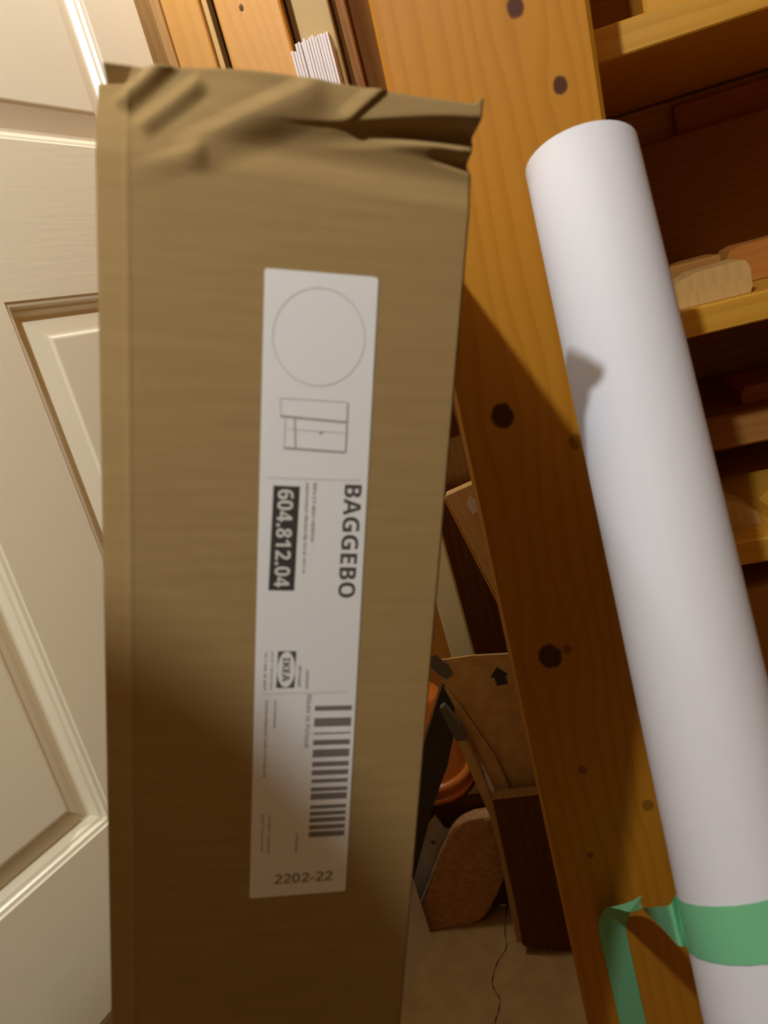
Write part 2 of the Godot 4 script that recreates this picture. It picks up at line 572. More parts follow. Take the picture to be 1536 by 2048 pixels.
# ------------------------------------------------------------------ boards standing against the back wall
func timber_wall() -> void:
	solo("timber_post", slab(-0.526, -0.466, 0, 2.3, -1.42, -1.35, 0.003), M.grey_brown, Transform3D(), "greyish brown square timber standing next to the cream door's edge", "timber")
	solo("pine_board", slab(-0.465, -0.402, 0, 2.25, -1.385, -1.357, 0.002), M.pine, Transform3D(), "narrow honey pine board standing right beside the brown post", "board")
	solo("timber_lath", slab(-0.401, -0.392, 0, 2.2, -1.40, -1.37, 0.001), M.tan, Transform3D(), "very thin tan lath between the two honey pine boards", "lath")
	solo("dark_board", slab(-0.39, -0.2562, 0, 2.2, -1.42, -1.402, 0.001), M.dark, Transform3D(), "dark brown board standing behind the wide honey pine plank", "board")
	var pine := thing("pine_board", "wide honey pine plank with one small knot, against back wall", "board")
	part(pine, "plank_body", slab(-0.376, -0.27, 0, 2.2, -1.382, -1.35, 0.003), M.pine)
	part(pine, "knot", lathe([[0.0, 0.0008], [0.003, 0.0007], [0.0042, 0.0], [0.0, 0.0]], 14), mat(c8(96, 54, 26), 0.8), Transform3D(Basis(Vector3.RIGHT, PI / 2) * Basis().scaled(Vector3(1, 1, 1.5)), Vector3(-0.333, 1.73, -1.3503)))
	solo("khaki_board", slab(-0.255, -0.197, 1.061, 2.2, -1.40, -1.365, 0.002), M.khaki, Transform3D(), "khaki painted board standing behind the white battens", "board")
	solo("brown_lath", slab(-0.186, -0.171, 1.061, 2.2, -1.395, -1.372, 0.002), M.brown, Transform3D(), "slim mid brown lath between the white battens and dark plank", "lath")
	solo("dark_plank", slab(-0.256, 0.02, 0, 2.3, -1.418, -1.402, 0.002), M.dark, Transform3D(), "dark brown plank seen in the gap left of the pine post", "plank")
	solo("wall_ledge", slab(-0.285, -0.165, 1.03, 1.06, -1.40, -1.30, 0.002), M.brown, Transform3D(), "short brown ledge that carries the white battens", "ledge")
	# fourteen thin white slats on end
	var n := 14
	for i in n:
		var wdt := 0.0043
		var x := -0.2695 + i * 0.00475
		var top := 1.640 + (0.010 if i > 1 else 0.0) + rng.randf_range(-0.002, 0.002)
		var zf := -1.33 - (0.004 if i == 4 else 0.0) + rng.randf_range(-0.0012, 0.0012)
		var w := solo("white_batten", slab(x, x + wdt, 1.06, top, -1.36, zf, 0.0007), M.white_vinyl, Transform3D(), "thin white batten in the upright bundle above the carton's crumpled end", "batten", "bundle of white battens")
		if i == 0:
			tag(w, "slightly shorter thin white batten at the bundle's left end", "batten", "bundle of white battens")

# ------------------------------------------------------------------ knotty post, shelves and their load
func post_and_shelves() -> void:
	var bw := 0.2185
	var bh := 2.44
	var post := StandardMaterial3D.new()
	post.roughness = 0.48
	post.metallic_specular = 0.35
	var kn := []
	var tilt := deg_to_rad(-1.51)
	var bc := Vector3(0.0128, 1.225, -0.9175)
	for k in [[0.056, 1.482, 0.0095], [0.086, 1.399, 0.0082], [-0.047, 1.071, 0.0145], [-0.055, 0.739, 0.0165], [-0.031, 0.746, 0.0065, 0.45], [-0.046, 0.555, 0.0065, 0.45], [-0.062, 0.407, 0.0055, 0.45], [0.031, 0.484, 0.009, 0.45], [0.031, 1.02, 0.009, 0.45], [0.0, 1.9, 0.012]]:
		var q := Vector2(k[0] - bc.x, k[1] - bc.y).rotated(-tilt)
		kn.append([q.x + bw / 2, bh / 2 - q.y, k[2], k[3] if k.size() > 3 else 1.0])
	post.albedo_texture = wood(320, 1600, bw, bh, 51, c8(194, 130, 34), c8(180, 116, 24), 0.021, kn, c8(84, 46, 16))
	triplanar(post, 1.0 / bw, 1.0 / bh, 4.0)
	post.uv1_offset = Vector3(0.5, -0.5, 0)
	var p := thing("pine_post", "wide knotty orange pine post standing full height behind the white roll", "post", Transform3D(Basis(Vector3.BACK, tilt), bc))
	part(p, "board", block(Vector3(bw, bh, 0.035), 0.005), post)

	var s := thing("timber_shelf", "open pine shelving full of timber to the right of the post", "shelving unit", Transform3D(Basis(), Vector3(0, 0, 0)))
	part(s, "side_panel", slab(0.085, 0.11, 0, 2.1, -1.615, -1.062, 0.002), M.pine)
	part(s, "side_panel", slab(1.22, 1.245, 0, 2.1, -1.615, -1.062, 0.002), M.pine)
	part(s, "back_panel", slab(0.11, 1.22, 0.05, 2.1, -1.625, -1.61), M.pine_h)
	for y in [0.08, 0.42, 0.764, 1.1025, 1.4535, 1.8, 2.1]:
		part(s, "shelf", slab(0.11, 1.22, y - 0.0185, y + 0.0185, -1.609, -1.06, 0.002), M.pine_h)
	# above the first visible shelf
	solo("pine_offcut", slab(0.214, 0.62, 1.4722, 1.535, -1.20, -1.085, 0.004), M.pine_h, Transform3D(), "orange pine offcut lying on the topmost visible shelf", "offcut")
	# under it: boards on edge, pushed right to the back
	solo("spruce_board", slab(0.115, 1.15, 1.1215, 1.37, -1.575, -1.555, 0.004), M.spruce_h, Transform3D(), "long brown board on edge, lowest of the boards behind the tan block", "board")
	solo("spruce_board", slab(0.335, 1.15, 1.1215, 1.42, -1.592, -1.577, 0.003), M.red_h, Transform3D(), "reddish board on edge showing just above the long brown board", "board")
	solo("spruce_board", slab(0.115, 1.15, 1.1215, 1.432, -1.608, -1.595, 0.002), M.pine_h, Transform3D(), "tallest pine board on edge against the shelf's back", "board")
	# on the middle shelf
	var blk := PackedVector2Array([Vector2(-0.05, -0.019), Vector2(0.044, -0.019), Vector2(0.047, -0.012), Vector2(0.0475, 0.012), Vector2(0.043, 0.022), Vector2(0.037, 0.0245), Vector2(-0.02, 0.0225), Vector2(-0.043, 0.0155), Vector2(-0.05, 0.009)])
	solo("wood_block", prism(blk, 0.07), M.tan, at(0.2465, 1.1405, -1.078, 0, -3), "pale tan wood block with rounded corners on the middle shelf", "block")
	solo("red_plank", prism(PackedVector2Array([Vector2(0.0, 0.0), Vector2(0.6, 0.0), Vector2(0.6, 0.053), Vector2(0.02, 0.053), Vector2(0.006, 0.049), Vector2(0.0, 0.038)]), 0.06), M.red_h, at(0.297, 1.122, -1.2), "reddish plank lying behind the pale tan wood block", "plank")
	solo("brown_ledge_board", slab(0.115, 0.29, 1.122, 1.171, -1.27, -1.19, 0.003), M.spruce_h, Transform3D(), "short brown board lying behind the tan block's left end", "board")
	# on the lower shelf, bottom up
	var base_y := 0.783
	solo("yellow_offcut", prism(PackedVector2Array([Vector2(0.0, 0.0), Vector2(0.12, 0.0), Vector2(0.12, 0.052), Vector2(0.03, 0.044), Vector2(0.012, 0.03), Vector2(0.008, 0.012)]), 0.05), M.pine_h, at(0.276, base_y, -1.085, 0, 6), "bright yellow splintered offcut at the lower shelf's front", "offcut")
	solo("tan_wedge", prism(PackedVector2Array([Vector2(-0.09, 0.0), Vector2(0.055, 0.0), Vector2(0.05, 0.022), Vector2(0.02, 0.045), Vector2(-0.03, 0.062), Vector2(-0.09, 0.07)]), 0.06), M.tan, at(0.222, base_y, -1.105, 0, 4), "tan sloping wood wedge on the lower shelf next to the roll", "wedge")
	solo("spacer_block", slab(0.115, 0.15, base_y, 0.8595, -1.55, -1.30, 0.002), M.spruce_h, Transform3D(), "wood spacer under the brown plank, next to the roll's edge", "spacer")
	solo("spacer_block", slab(0.9, 0.935, base_y, 0.8595, -1.55, -1.30, 0.002), M.spruce_h, Transform3D(), "wood spacer under the far end of the brown plank", "spacer")
	solo("brown_plank", slab(0.115, 1.1, 0.86, 0.918, -1.59, -1.26, 0.004), M.spruce_h, Transform3D(), "brown plank raised on spacers on the lower shelf", "plank")
	solo("short_red_plank", prism(PackedVector2Array([Vector2(0.0, 0.0), Vector2(0.6, 0.0), Vector2(0.6, 0.028), Vector2(0.008, 0.028), Vector2(0.001, 0.019)]), 0.12), M.red_h, at(0.318, 0.919, -1.30), "thin reddish plank on top of the brown plank", "plank")
	# bottom compartment
	solo("brown_board_stack", slab(0.12, 1.1, 0.4385, 0.69, -1.37, -1.09, 0.006), M.spruce_h, Transform3D(), "thick brown beam filling the compartment under the lower shelf", "beam")

# ------------------------------------------------------------------ offcuts on the floor between carton and post
func floor_scraps() -> void:
	# tan batten leaning across the back of the post
	var b := thing("tan_batten", "tan wooden batten leaning at a slant behind the pine post", "batten", Transform3D(Basis(Vector3.BACK, deg_to_rad(12.5)), Vector3(-0.049, 0.47, -1.127)))
	part(b, "batten_body", slab(-0.0245, 0.0245, -0.46, 0.468, -0.02, 0.0, 0.002), M.tan)
	part(b, "pale_edge", slab(-0.0285, -0.0246, -0.455, 0.464, -0.018, -0.001, 0.001), M.pine)
	part(b, "plastic_scrap", prism(PackedVector2Array([Vector2(0.0, 0.0), Vector2(0.018, 0.004), Vector2(0.02, 0.014), Vector2(0.012, 0.022), Vector2(0.008, 0.03), Vector2(-0.002, 0.02)]), 0.0015), M.white_vinyl, at(0.003, 0.42, 0.0016))
	solo("white_board", slab(-0.0215, 0.0215, 0, 1.0, -0.015, 0, 0.002), M.cream, Transform3D(Basis(Vector3.BACK, deg_to_rad(0.6)), Vector3(-0.2265, 0.0, -1.235)), "narrow white board upright behind the arrow marked cardboard", "board")
	# old cardboard sheet with a printed arrow
	var e := thing("cardboard_sheet", "torn brown cardboard sheet printed with a dark up arrow", "cardboard sheet", at(0, 0, -1.15))
	part(e, "sheet", prism(PackedVector2Array([Vector2(-0.272, 0.632), Vector2(-0.255, 0.622), Vector2(-0.2, 0.621), Vector2(-0.149, 0.615), Vector2(-0.09, 0.61), Vector2(-0.06, 0.05), Vector2(-0.125, 0.02), Vector2(-0.218, 0.317), Vector2(-0.262, 0.575), Vector2(-0.27, 0.6)]), 0.004), M.card_old)
	part(e, "peeled_layer", prism(PackedVector2Array([Vector2(-0.276, 0.634), Vector2(-0.262, 0.636), Vector2(-0.246, 0.612), Vector2(-0.243, 0.592), Vector2(-0.255, 0.585), Vector2(-0.268, 0.598), Vector2(-0.277, 0.615)]), 0.0015), M.grey, at(0, 0, 0.003, 0, 0, 0))
	part(e, "folded_flap", prism(PackedVector2Array([Vector2(-0.262, 0.573), Vector2(-0.243, 0.53), Vector2(-0.203, 0.41), Vector2(-0.192, 0.33), Vector2(-0.212, 0.31), Vector2(-0.2185, 0.322), Vector2(-0.232, 0.43)]), 0.003), M.card_old, at(0, 0, 0.0075))
	part(e, "printed_arrow", prism(PackedVector2Array([Vector2(-0.009, -0.017), Vector2(0.011, -0.017), Vector2(0.011, 0.0), Vector2(0.0165, 0.001), Vector2(0.001, 0.0195), Vector2(-0.0165, 0.001), Vector2(-0.009, 0.0)]), 0.0003), M.charcoal, at(-0.163, 0.573, 0.0005, 3.0))
	# stake with a grey dipped tip
	var k := thing("wooden_stake", "thin pale stake with a grey tip leaning against the torn cardboard", "stake", Transform3D(Basis(), Vector3(0, 0, -1.128)))
	part(k, "shaft", prism(PackedVector2Array([Vector2(-0.2615, 0.47), Vector2(-0.2445, 0.47), Vector2(-0.222, 0.3), Vector2(-0.2235, 0.2), Vector2(-0.235, 0.06), Vector2(-0.245, 0.0), Vector2(-0.254, 0.0), Vector2(-0.247, 0.12), Vector2(-0.2395, 0.24), Vector2(-0.2395, 0.3)]), 0.012), M.tan)
	part(k, "grey_tip", prism(PackedVector2Array([Vector2(-0.2625, 0.47), Vector2(-0.2435, 0.47), Vector2(-0.2475, 0.5), Vector2(-0.2665, 0.545), Vector2(-0.276, 0.54), Vector2(-0.269, 0.5)]), 0.013), M.grey, at(0, 0, 0.0005))
	# dark steel-edged bar leaning the other way
	var h := thing("dark_bar", "charcoal bar with a bright metal edge leaning towards the carton", "bar", Transform3D(Basis(), Vector3(0, 0, -1.165)))
	part(h, "bar_body", prism(PackedVector2Array([Vector2(-0.2655, 0.566), Vector2(-0.256, 0.53), Vector2(-0.268, 0.47), Vector2(-0.3, 0.395), Vector2(-0.345, 0.318), Vector2(-0.50, 0.0), Vector2(-0.575, 0.0), Vector2(-0.42, 0.3), Vector2(-0.338, 0.44)]), 0.012), M.charcoal)
	part(h, "metal_edge", prism(PackedVector2Array([Vector2(-0.2645, 0.572), Vector2(-0.268, 0.5735), Vector2(-0.3405, 0.4415), Vector2(-0.4225, 0.3005), Vector2(-0.42, 0.2985), Vector2(-0.337, 0.4395)]), 0.016), M.steel, at(0, 0, 0.002))
	# crate with an upturned orange tub on it
	var cr := thing("dark_crate", "low dark slatted crate under the orange tub", "crate")
	for y in [0.0, 0.094, 0.188]:
		part(cr, "slat", slab(-0.62, -0.262, y + 0.001, y + 0.089, -1.234, -1.222, 0.002), M.dark)
	for x in [-0.608, -0.276]:
		part(cr, "corner_post", slab(x - 0.012, x + 0.012, 0.0, 0.277, -1.26, -1.2345, 0.002), M.dark)
	part(cr, "lid", slab(-0.62, -0.262, 0.2775, 0.285, -1.346, -1.219, 0.002), M.dark)
	var tb := thing("orange_tub", "orange plastic tub upside down on the dark crate", "tub", at(-0.352, 0.2855, -1.267))
	part(tb, "tub_wall", lathe([[0.0, 0.21], [0.045, 0.21], [0.05, 0.204], [0.064, 0.045], [0.066, 0.04]], 48), M.orange)
	part(tb, "rolled_rim", lathe([[0.066, 0.041], [0.073, 0.0405], [0.077, 0.034], [0.0765, 0.027], [0.071, 0.0235], [0.071, 0.018], [0.0765, 0.0145], [0.077, 0.006], [0.073, 0.0], [0.066, 0.0]], 48), M.orange)
	# torn white board scrap in front of the crate
	var ws := thing("white_scrap", "torn white board scrap with a jagged top and one dark hole", "scrap", at(0, 0, -1.2125))
	part(ws, "scrap_body", prism(PackedVector2Array([Vector2(-0.55, 0.0), Vector2(-0.44, 0.0), Vector2(-0.33, 0.18), Vector2(-0.315, 0.222), Vector2(-0.337, 0.214), Vector2(-0.342, 0.206), Vector2(-0.354, 0.212), Vector2(-0.359, 0.228), Vector2(-0.367, 0.247), Vector2(-0.385, 0.23), Vector2(-0.42, 0.192), Vector2(-0.47, 0.15)]), 0.006), M.white)
	part(ws, "hole", lathe([[0.0, 0.0004], [0.0045, 0.0004], [0.005, 0.0], [0.0, 0.0]], 14), M.grey, Transform3D(Basis(Vector3.RIGHT, PI / 2), Vector3(-0.386, 0.182, 0.0002)))
	# rough reddish block leaning on the crate
	var rb := thing("rough_block", "rough brown wood block with slanting sides standing on the floor", "block", Transform3D(Basis(Vector3.UP, deg_to_rad(5)), Vector3(-0.474, 0.0, -1.166)))
	part(rb, "sawn_face", rough_block(Vector3(0.16, 0.25, 0.028), 0.6), M.bark, at(0.08, 0.126, -0.015))
	# dark plank with a broken foot
	var jag := PackedVector2Array([Vector2(-0.222, 0.36), Vector2(-0.13, 0.36), Vector2(-0.08, 0.36), Vector2(-0.09, 0.012), Vector2(-0.15, 0.004), Vector2(-0.18, 0.006), Vector2(-0.19, 0.022), Vector2(-0.2, 0.012), Vector2(-0.207, 0.0205), Vector2(-0.222, 0.017), Vector2(-0.238, 0.022), Vector2(-0.231, 0.12)])
	solo("broken_plank", prism(jag, 0.024), M.dark, at(0, 0, -1.1), "dark short plank with a splintered foot behind the pine post", "plank")

func rough_block(s: Vector3, lean: float) -> ArrayMesh:
	var n := FastNoiseLite.new()
	n.seed = 77
	n.frequency = 22.0
	var src := BoxMesh.new()
	src.size = s
	src.subdivide_width = 10
	src.subdivide_height = 24
	src.subdivide_depth = 6
	var st := begin()
	st.set_smooth_group(0)
	var a := src.get_mesh_arrays()
	var V: PackedVector3Array = a[Mesh.ARRAY_VERTEX]
	for i in a[Mesh.ARRAY_INDEX]:
		var p := V[i]
		var e := p / (s * 0.5)
		var round := 1.0 - 0.05 * (pow(absf(e.x * e.z), 4.0) + pow(absf(e.y * e.x), 6.0))
		st.add_vertex(Vector3(p.x * round + lean * (p.y + s.y * 0.5), p.y * round, p.z * round) + Vector3(n.get_noise_3dv(p), n.get_noise_3dv(p + Vector3.ONE * 3), n.get_noise_3dv(p + Vector3.ONE * 7)) * 0.003)
	st.index()
	st.generate_normals()
	return st.commit()

# ------------------------------------------------------------------ the carton and its label
const U0 := -0.1147
const U1 := 0.0932
const VT := 0.2015      # top, above the origin
const VB := -0.545

func bump(p: Vector2, a: Vector2, b: Vector2, wa: float, wb: float, h0: float, h1: float) -> float:
	# a fold along a-b: rises over wa on the left of the line, falls over wb on its right
	var d := b - a
	var t := (p - a).dot(d) / d.length_squared()
	var side := d.cross(p - a) / d.length()
	var fade := smoothstep(-0.12, 0.1, t) * (1.0 - smoothstep(0.9, 1.12, t))
	var w := wa if side > 0 else wb
	return lerpf(h0, h1, clampf(t, 0, 1)) * fade * (1.0 - smoothstep(0.0, w, absf(side)))

func carton_height(x: float, y: float) -> float:
	var p := Vector2(x, y)
	var h := 0.0
	# crushed left edge beyond its crease
	h -= 0.24 * maxf(0.0, -0.0985 - x) - 0.0005 * (1.0 - smoothstep(0.0, 0.002, absf(x + 0.0985)))
	var crumple := smoothstep(0.118, 0.165, y)
	if crumple > 0.0 or y > 0.1:
		# the end rolls back towards the top edge
		var lx := smoothstep(-0.1, -0.02, x)
		h -= (1.0 - lx) * 0.014 * smoothstep(0.150, 0.205, y)
		# soft dent below the flap
		h -= 0.0035 * (1.0 - smoothstep(0.0, 0.016, absf(y - (0.166 - 0.06 * (x + 0.02))))) * smoothstep(-0.075, -0.03, x)
		# flap: a sheet that stands proud, its lower edge opening towards the right
		var lower := lerpf(0.1815, 0.1925, smoothstep(-0.02, 0.092, x)) 
		var open := smoothstep(-0.03, 0.105, x)
		h += open * 0.0125 * smoothstep(lower - 0.0085 * open - 0.001, lower, y) 
		h -= open * 0.006 * (1.0 - smoothstep(0.0, 0.007, absf(y - (lower - 0.008)))) 
		# lip and nick at the right end
		h += bump(p, Vector2(0.03, 0.1795), Vector2(0.09, 0.1755), 0.004, 0.007, 0.0, 0.006)
		h -= bump(p, Vector2(0.068, 0.1725), Vector2(0.097, 0.169), 0.005, 0.005, 0.001, 0.006)
		# long ridge up to the right, and a second thin one in the flap
		h += bump(p, Vector2(-0.068, 0.163), Vector2(0.001, 0.2), 0.009, 0.02, 0.004, 0.0055)
		h += bump(p, Vector2(0.018, 0.184), Vector2(0.038, 0.203), 0.008, 0.0035, 0.0025, 0.003)
		# short folds at the left corner
		h += bump(p, Vector2(-0.103, 0.182), Vector2(-0.078, 0.208), 0.006, 0.010, 0.0055, 0.0065)
		h += bump(p, Vector2(-0.092, 0.171), Vector2(-0.062, 0.197), 0.0055, 0.010, 0.004, 0.005)
		h += bump(p, Vector2(-0.1, 0.146), Vector2(-0.06, 0.162), 0.006, 0.012, 0.0, 0.0025)
	return h

func carton() -> void:
	var rx := Vector3(0.8814, -0.3403, -0.3275)
	var dn := Vector3(-0.3171, -0.9403, 0.1235)
	var r2 := (rx - dn * 0.012).normalized()
	var d2 := (dn + rx * 0.012).normalized()
	var c := thing("cardboard_box", "long brown cardboard carton with a crumpled end and white shipping label", "box", Transform3D(Basis(r2, -d2, r2.cross(-d2)).orthonormalized().scaled_local(Vector3.ONE * 1.08), Vector3(-0.1555, 1.167, -0.458)))
	# front sheet, finer at the crumpled end
	var xs := []
	for i in 150:
		xs.append(lerpf(U0, U1, i / 149.0))
	var ys := []
	for j in 86:
		ys.append(lerpf(VT + 0.002, 0.1, j / 85.0))
	for j in 30:
		ys.append(lerpf(0.095, VB, j / 29.0))
	var sheet := func(i: int, j: int) -> Vector3:
		var x: float = xs[clampi(i - 1, 0, 149)]
		var y: float = ys[clampi(j - 1, 0, 115)]
		var edge := i == 0 or j == 0 or i == 151 or j == 117
		# outline: left end of the top sits lower, flap juts out on the right
		var top := 0.2005 + 0.0035 * sin((x + 0.11) * 22.0) + 0.001 * smoothstep(0.02, 0.09, x) + 0.004 * smoothstep(0.0875, 0.0932, x) - 0.0085 * (1.0 - smoothstep(-0.1005, -0.0965, x))
		var yy := y if y < 0.15 else lerpf(0.15, top, (y - 0.15) / (VT + 0.002 - 0.15))
		var xx := x
		if x > 0.06:
			xx += (x - 0.06) / (U1 - 0.06) * (-0.001 * smoothstep(0.181, 0.186, yy) - 0.003 * (1.0 - smoothstep(0.0, 0.012, absf(yy - 0.173))))
		return Vector3(xx, yy, -0.036 if edge else carton_height(xx, yy))
	part(c, "front_panel", lattice(152, 118, sheet), M.card)
	var body := begin()
	# squashed out of square: the depth runs a little to the right
	add_block(body, Vector3(0, 0, -0.1745), Vector3(U1 - U0 - 0.006, VT - VB - 0.013, 0.278), 0.004)
	var skew := Transform3D(Basis(Vector3.RIGHT, Vector3.UP, Vector3(-0.142, -0.05, 1.0)), Vector3((U0 + U1) * 0.5 - 0.005, (VT + VB) * 0.5 - 0.008, 0.0))
	var squashed := begin()
	squashed.append_from(body.commit(), 0, skew)
	part(c, "carton_body", squashed.commit(), M.card)
	# top flaps folded down behind the crumpled edge
	part(c, "end_flap", prism(PackedVector2Array([Vector2(-0.1095, -0.004), Vector2(-0.089, -0.008), Vector2(-0.0865, 0.0195), Vector2(-0.0985, 0.0215), Vector2(-0.1125, 0.0215)]), 0.003), M.card, at(0, 0.185, -0.030, 0, 0, 34))
	part(c, "end_flap", slab(U0 + 0.006, U1 - 0.004, VT - 0.0135, VT - 0.0095, -0.12, -0.037, 0.001), M.card)

	# ---- label
	var l := prism(PackedVector2Array([Vector2(-0.0232, 0.1032), Vector2(0.0390, 0.1034), Vector2(0.0408, 0.1028), Vector2(0.0415, 0.1012), Vector2(0.0446, -0.3115), Vector2(0.0440, -0.3128), Vector2(-0.0212, -0.3128), Vector2(-0.0222, -0.312), Vector2(-0.0242, 0.102)]), 0.0003)
	var lb := part(c, "shipping_label", l, M.label, at(0, 0, 0.0006))
	lb.set_meta("label", "white printed shipping label")
	var zt := 0.00012
	# circle for a drawing, and the small line drawing of a cabinet
	part(lb, "circle_outline", ring(Vector2(0.0085, 0.0668), 0.0267, 0.0272, 0.0277, 0.0282), M.ink_pale, at(0, 0, zt))
	part(lb, "cabinet_drawing", strokes([
		[0.0265, 0.0281, 0.0268, -0.0012, 0.0011], [-0.0135, 0.0185, 0.0265, 0.0165, 0.0013], [-0.0108, -0.0005, 0.0268, -0.0018, 0.0013],
		[-0.005, 0.018, -0.0038, -0.0005, 0.0009], [-0.0138, 0.029, 0.0262, 0.0285, 0.0004], [-0.0138, 0.029, -0.0132, 0.0185, 0.0004],
		[-0.0105, 0.018, -0.0105, 0.0, 0.0004], [-0.009, 0.0108, 0.026, 0.0100, 0.0003], [0.0112, 0.0103, 0.0112, 0.0086, 0.0018]]), M.ink_grey, at(0.001, 0.0015, zt))
	for ly in [-0.0175, -0.1595]:
		part(lb, "dividing_line", strokes([[-0.019, ly, 0.038, ly, 0.0004]]), M.ink_pale, at(0, 0, zt))
	# lettering reads downwards
	lettering(lb, "product_name", "BAGGEBO", Vector2(0.0335, -0.0570), 0.0735, 0.0108, true, M.ink)
	part(lb, "number_block", strokes([[-0.0072, -0.0222, -0.0082, -0.0890, 0.0160]]), mat(c8(58, 52, 46), 0.7), at(0, 0, zt))
	lettering(lb, "article_number", "604.812.04", Vector2(-0.0079, -0.0556), 0.0625, 0.0098, true, M.ink_white, 0.0003, 0.0)
	# shop emblem: dark block, pale oval, dark capitals
	var lg := part(lb, "emblem", strokes([[-0.0030, -0.1300, -0.0034, -0.1555, 0.0116]]), M.ink, at(0, 0, zt))
	part(lg, "oval", oval(Vector2(-0.0032, -0.1427), 0.0057, 0.0124), M.label, at(0, 0, 0.0001))
	lettering(lg, "capitals", "IKEA", Vector2(-0.0032, -0.1427), 0.0165, 0.0048, true, M.ink, 0.0002)
	# barcode
	var bars := []
	var y := -0.1690
	for b in [[0.0035, 0.0, 1], [0.0062, 0.0052, 0], [0.0011, 0.0045, 1], [0.0038, 0.0042, 0], [0.0058, 0.0032, 0], [0.0036, 0.0034, 0], [0.0038, 0.0026, 0], [0.0028, 0.003, 0], [0.003, 0.0034, 0], [0.0048, 0.0016, 0], [0.0028, 0.0042, 0], [0.003, 0.0022, 0], [0.0034, 0.0018, 0], [0.0034, 0.0022, 0], [0.0044, 0.0016, 0]]:
		y -= b[1]
		bars.append([0.0165, y - b[0] * 0.5, 0.0412, y - b[0] * 0.5 - 0.0002, b[0]])
		y -= b[0]
	for b in bars:
		var s: float = (b[1] + 0.169) * 0.006
		b[0] -= s * 0.2
		b[2] -= s * 0.2
	part(lb, "barcode", strokes(bars), mat(c8(118, 110, 102), 0.7), at(0, 0, zt))
	lettering(lb, "date_code", "2202-22", Vector2(0.0145, -0.2990), 0.0405, 0.0078, false, mat(c8(140, 128, 108), 0.7))
	lettering(lb, "origin_line", "Made in Poland", Vector2(0.0125, -0.1797), 0.038, 0.0034, true, M.ink_grey)
	# lines too small to read: rows of tiny strokes
	var tiny := []
	for row in [[0.0098, -0.0200, 0.036, 0.0024], [0.0052, -0.0200, 0.058, 0.0022], [-0.0165, -0.1310, 0.026, 0.0018], [-0.0125, -0.1300, 0.026, 0.0016], [0.0056, -0.1400, 0.016, 0.0022], [0.0105, -0.1435, 0.013, 0.0022], [-0.0150, -0.1640, 0.056, 0.0022], [-0.0095, -0.1640, 0.020, 0.0016], [-0.0150, -0.2475, 0.028, 0.0018], [-0.0105, -0.2475, 0.030, 0.0018], [0.0085, -0.2640, 0.013, 0.0020]]:
		var yy: float = row[1]
		while yy > row[1] - row[2]:
			var len := rng.randf_range(0.0006, 0.0016)
			tiny.append([row[0] - row[3] * rng.randf_range(0.2, 0.5), yy - len * 0.5, row[0] + row[3] * rng.randf_range(0.3, 0.5), yy - len * 0.5, len])
			yy -= len + rng.randf_range(0.0003, 0.0007) + (0.0009 if rng.randf() < 0.15 else 0.0)
	part(lb, "small_print", strokes(tiny), M.ink_grey, at(0, 0, zt)).set_meta("kind", "stuff")

func strokes(list: Array) -> ArrayMesh:                             # printed bars: [x0, y0, x1, y1, width]
	var st := begin()
	for s in list:
		var a := Vector2(s[0], s[1])
		var b := Vector2(s[2], s[3])
		var d: Vector2 = (b - a).normalized().orthogonal() * s[4] * 0.5
		var q := []
		for p in [a - d, b - d, b + d, a + d]:
			q.append(Vector3(p.x, p.y, 0.0))
		poly(st, q, Vector3.BACK)
	return st.commit()

func oval(c: Vector2, rx: float, ry: float) -> ArrayMesh:
	var st := begin()
	for k in 32:
		var q := [Vector3(c.x, c.y, 0)]
		for a in [TAU * k / 32, TAU * (k + 1) / 32]:
			q.append(Vector3(c.x + rx * cos(a), c.y + ry * sin(a), 0))
		poly(st, q, Vector3.BACK)
	return st.commit()

func ring(c: Vector2, rxi: float, rxo: float, ryi: float, ryo: float) -> ArrayMesh:
	var st := begin()
	for k in 72:
		var q := []
		for e in [[rxi, ryi, 0], [rxo, ryo, 0], [rxo, ryo, 1], [rxi, ryi, 1]]:
			var a: float = TAU * (k + e[2]) / 72
			q.append(Vector3(c.x + e[0] * cos(a), c.y + e[1] * sin(a), 0))
		poly(st, q, Vector3.BACK)
	return st.commit()

func lettering(parent: Node3D, called: String, text: String, at_: Vector2, length: float, height: float, downwards: bool, m: Material, z := 0.00012, slant := 0.0) -> void:
	var tm := TextMesh.new()
	tm.text = text
	var f := SystemFont.new()
	f.font_names = PackedStringArray(["Droid Sans"])
	f.font_weight = 700
	tm.font = f
	tm.font_size = 64
	tm.pixel_size = 0.001
	tm.depth = 0.0
	tm.curve_step = 2.0
	var a := tm.get_mesh_arrays()
	var V: PackedVector3Array = a[Mesh.ARRAY_VERTEX]
	if V.is_empty():
		return
	var lo := V[0]
	var hi := V[0]
	for p in V:
		lo = lo.min(p)
		hi = hi.max(p)
	var out := PackedVector3Array()
	var nor := PackedVector3Array()
	for p in V:
		var u := ((p.x - lo.x) / (hi.x - lo.x) - 0.5) * length
		var v := ((p.y - lo.y) / (hi.y - lo.y) - 0.5) * height
		out.append(Vector3(at_.x + v + u * 0.0075 * -1.0, at_.y - u, 0) if downwards else Vector3(at_.x + u, at_.y + v, 0))
		nor.append(Vector3.BACK)
	var arr := []
	arr.resize(Mesh.ARRAY_MAX)
	arr[Mesh.ARRAY_VERTEX] = out
	arr[Mesh.ARRAY_NORMAL] = nor
	arr[Mesh.ARRAY_INDEX] = a[Mesh.ARRAY_INDEX]
	var mesh := ArrayMesh.new()
	mesh.add_surface_from_arrays(Mesh.PRIMITIVE_TRIANGLES, arr)
	part(parent, called, mesh, m, at(0, 0, z))

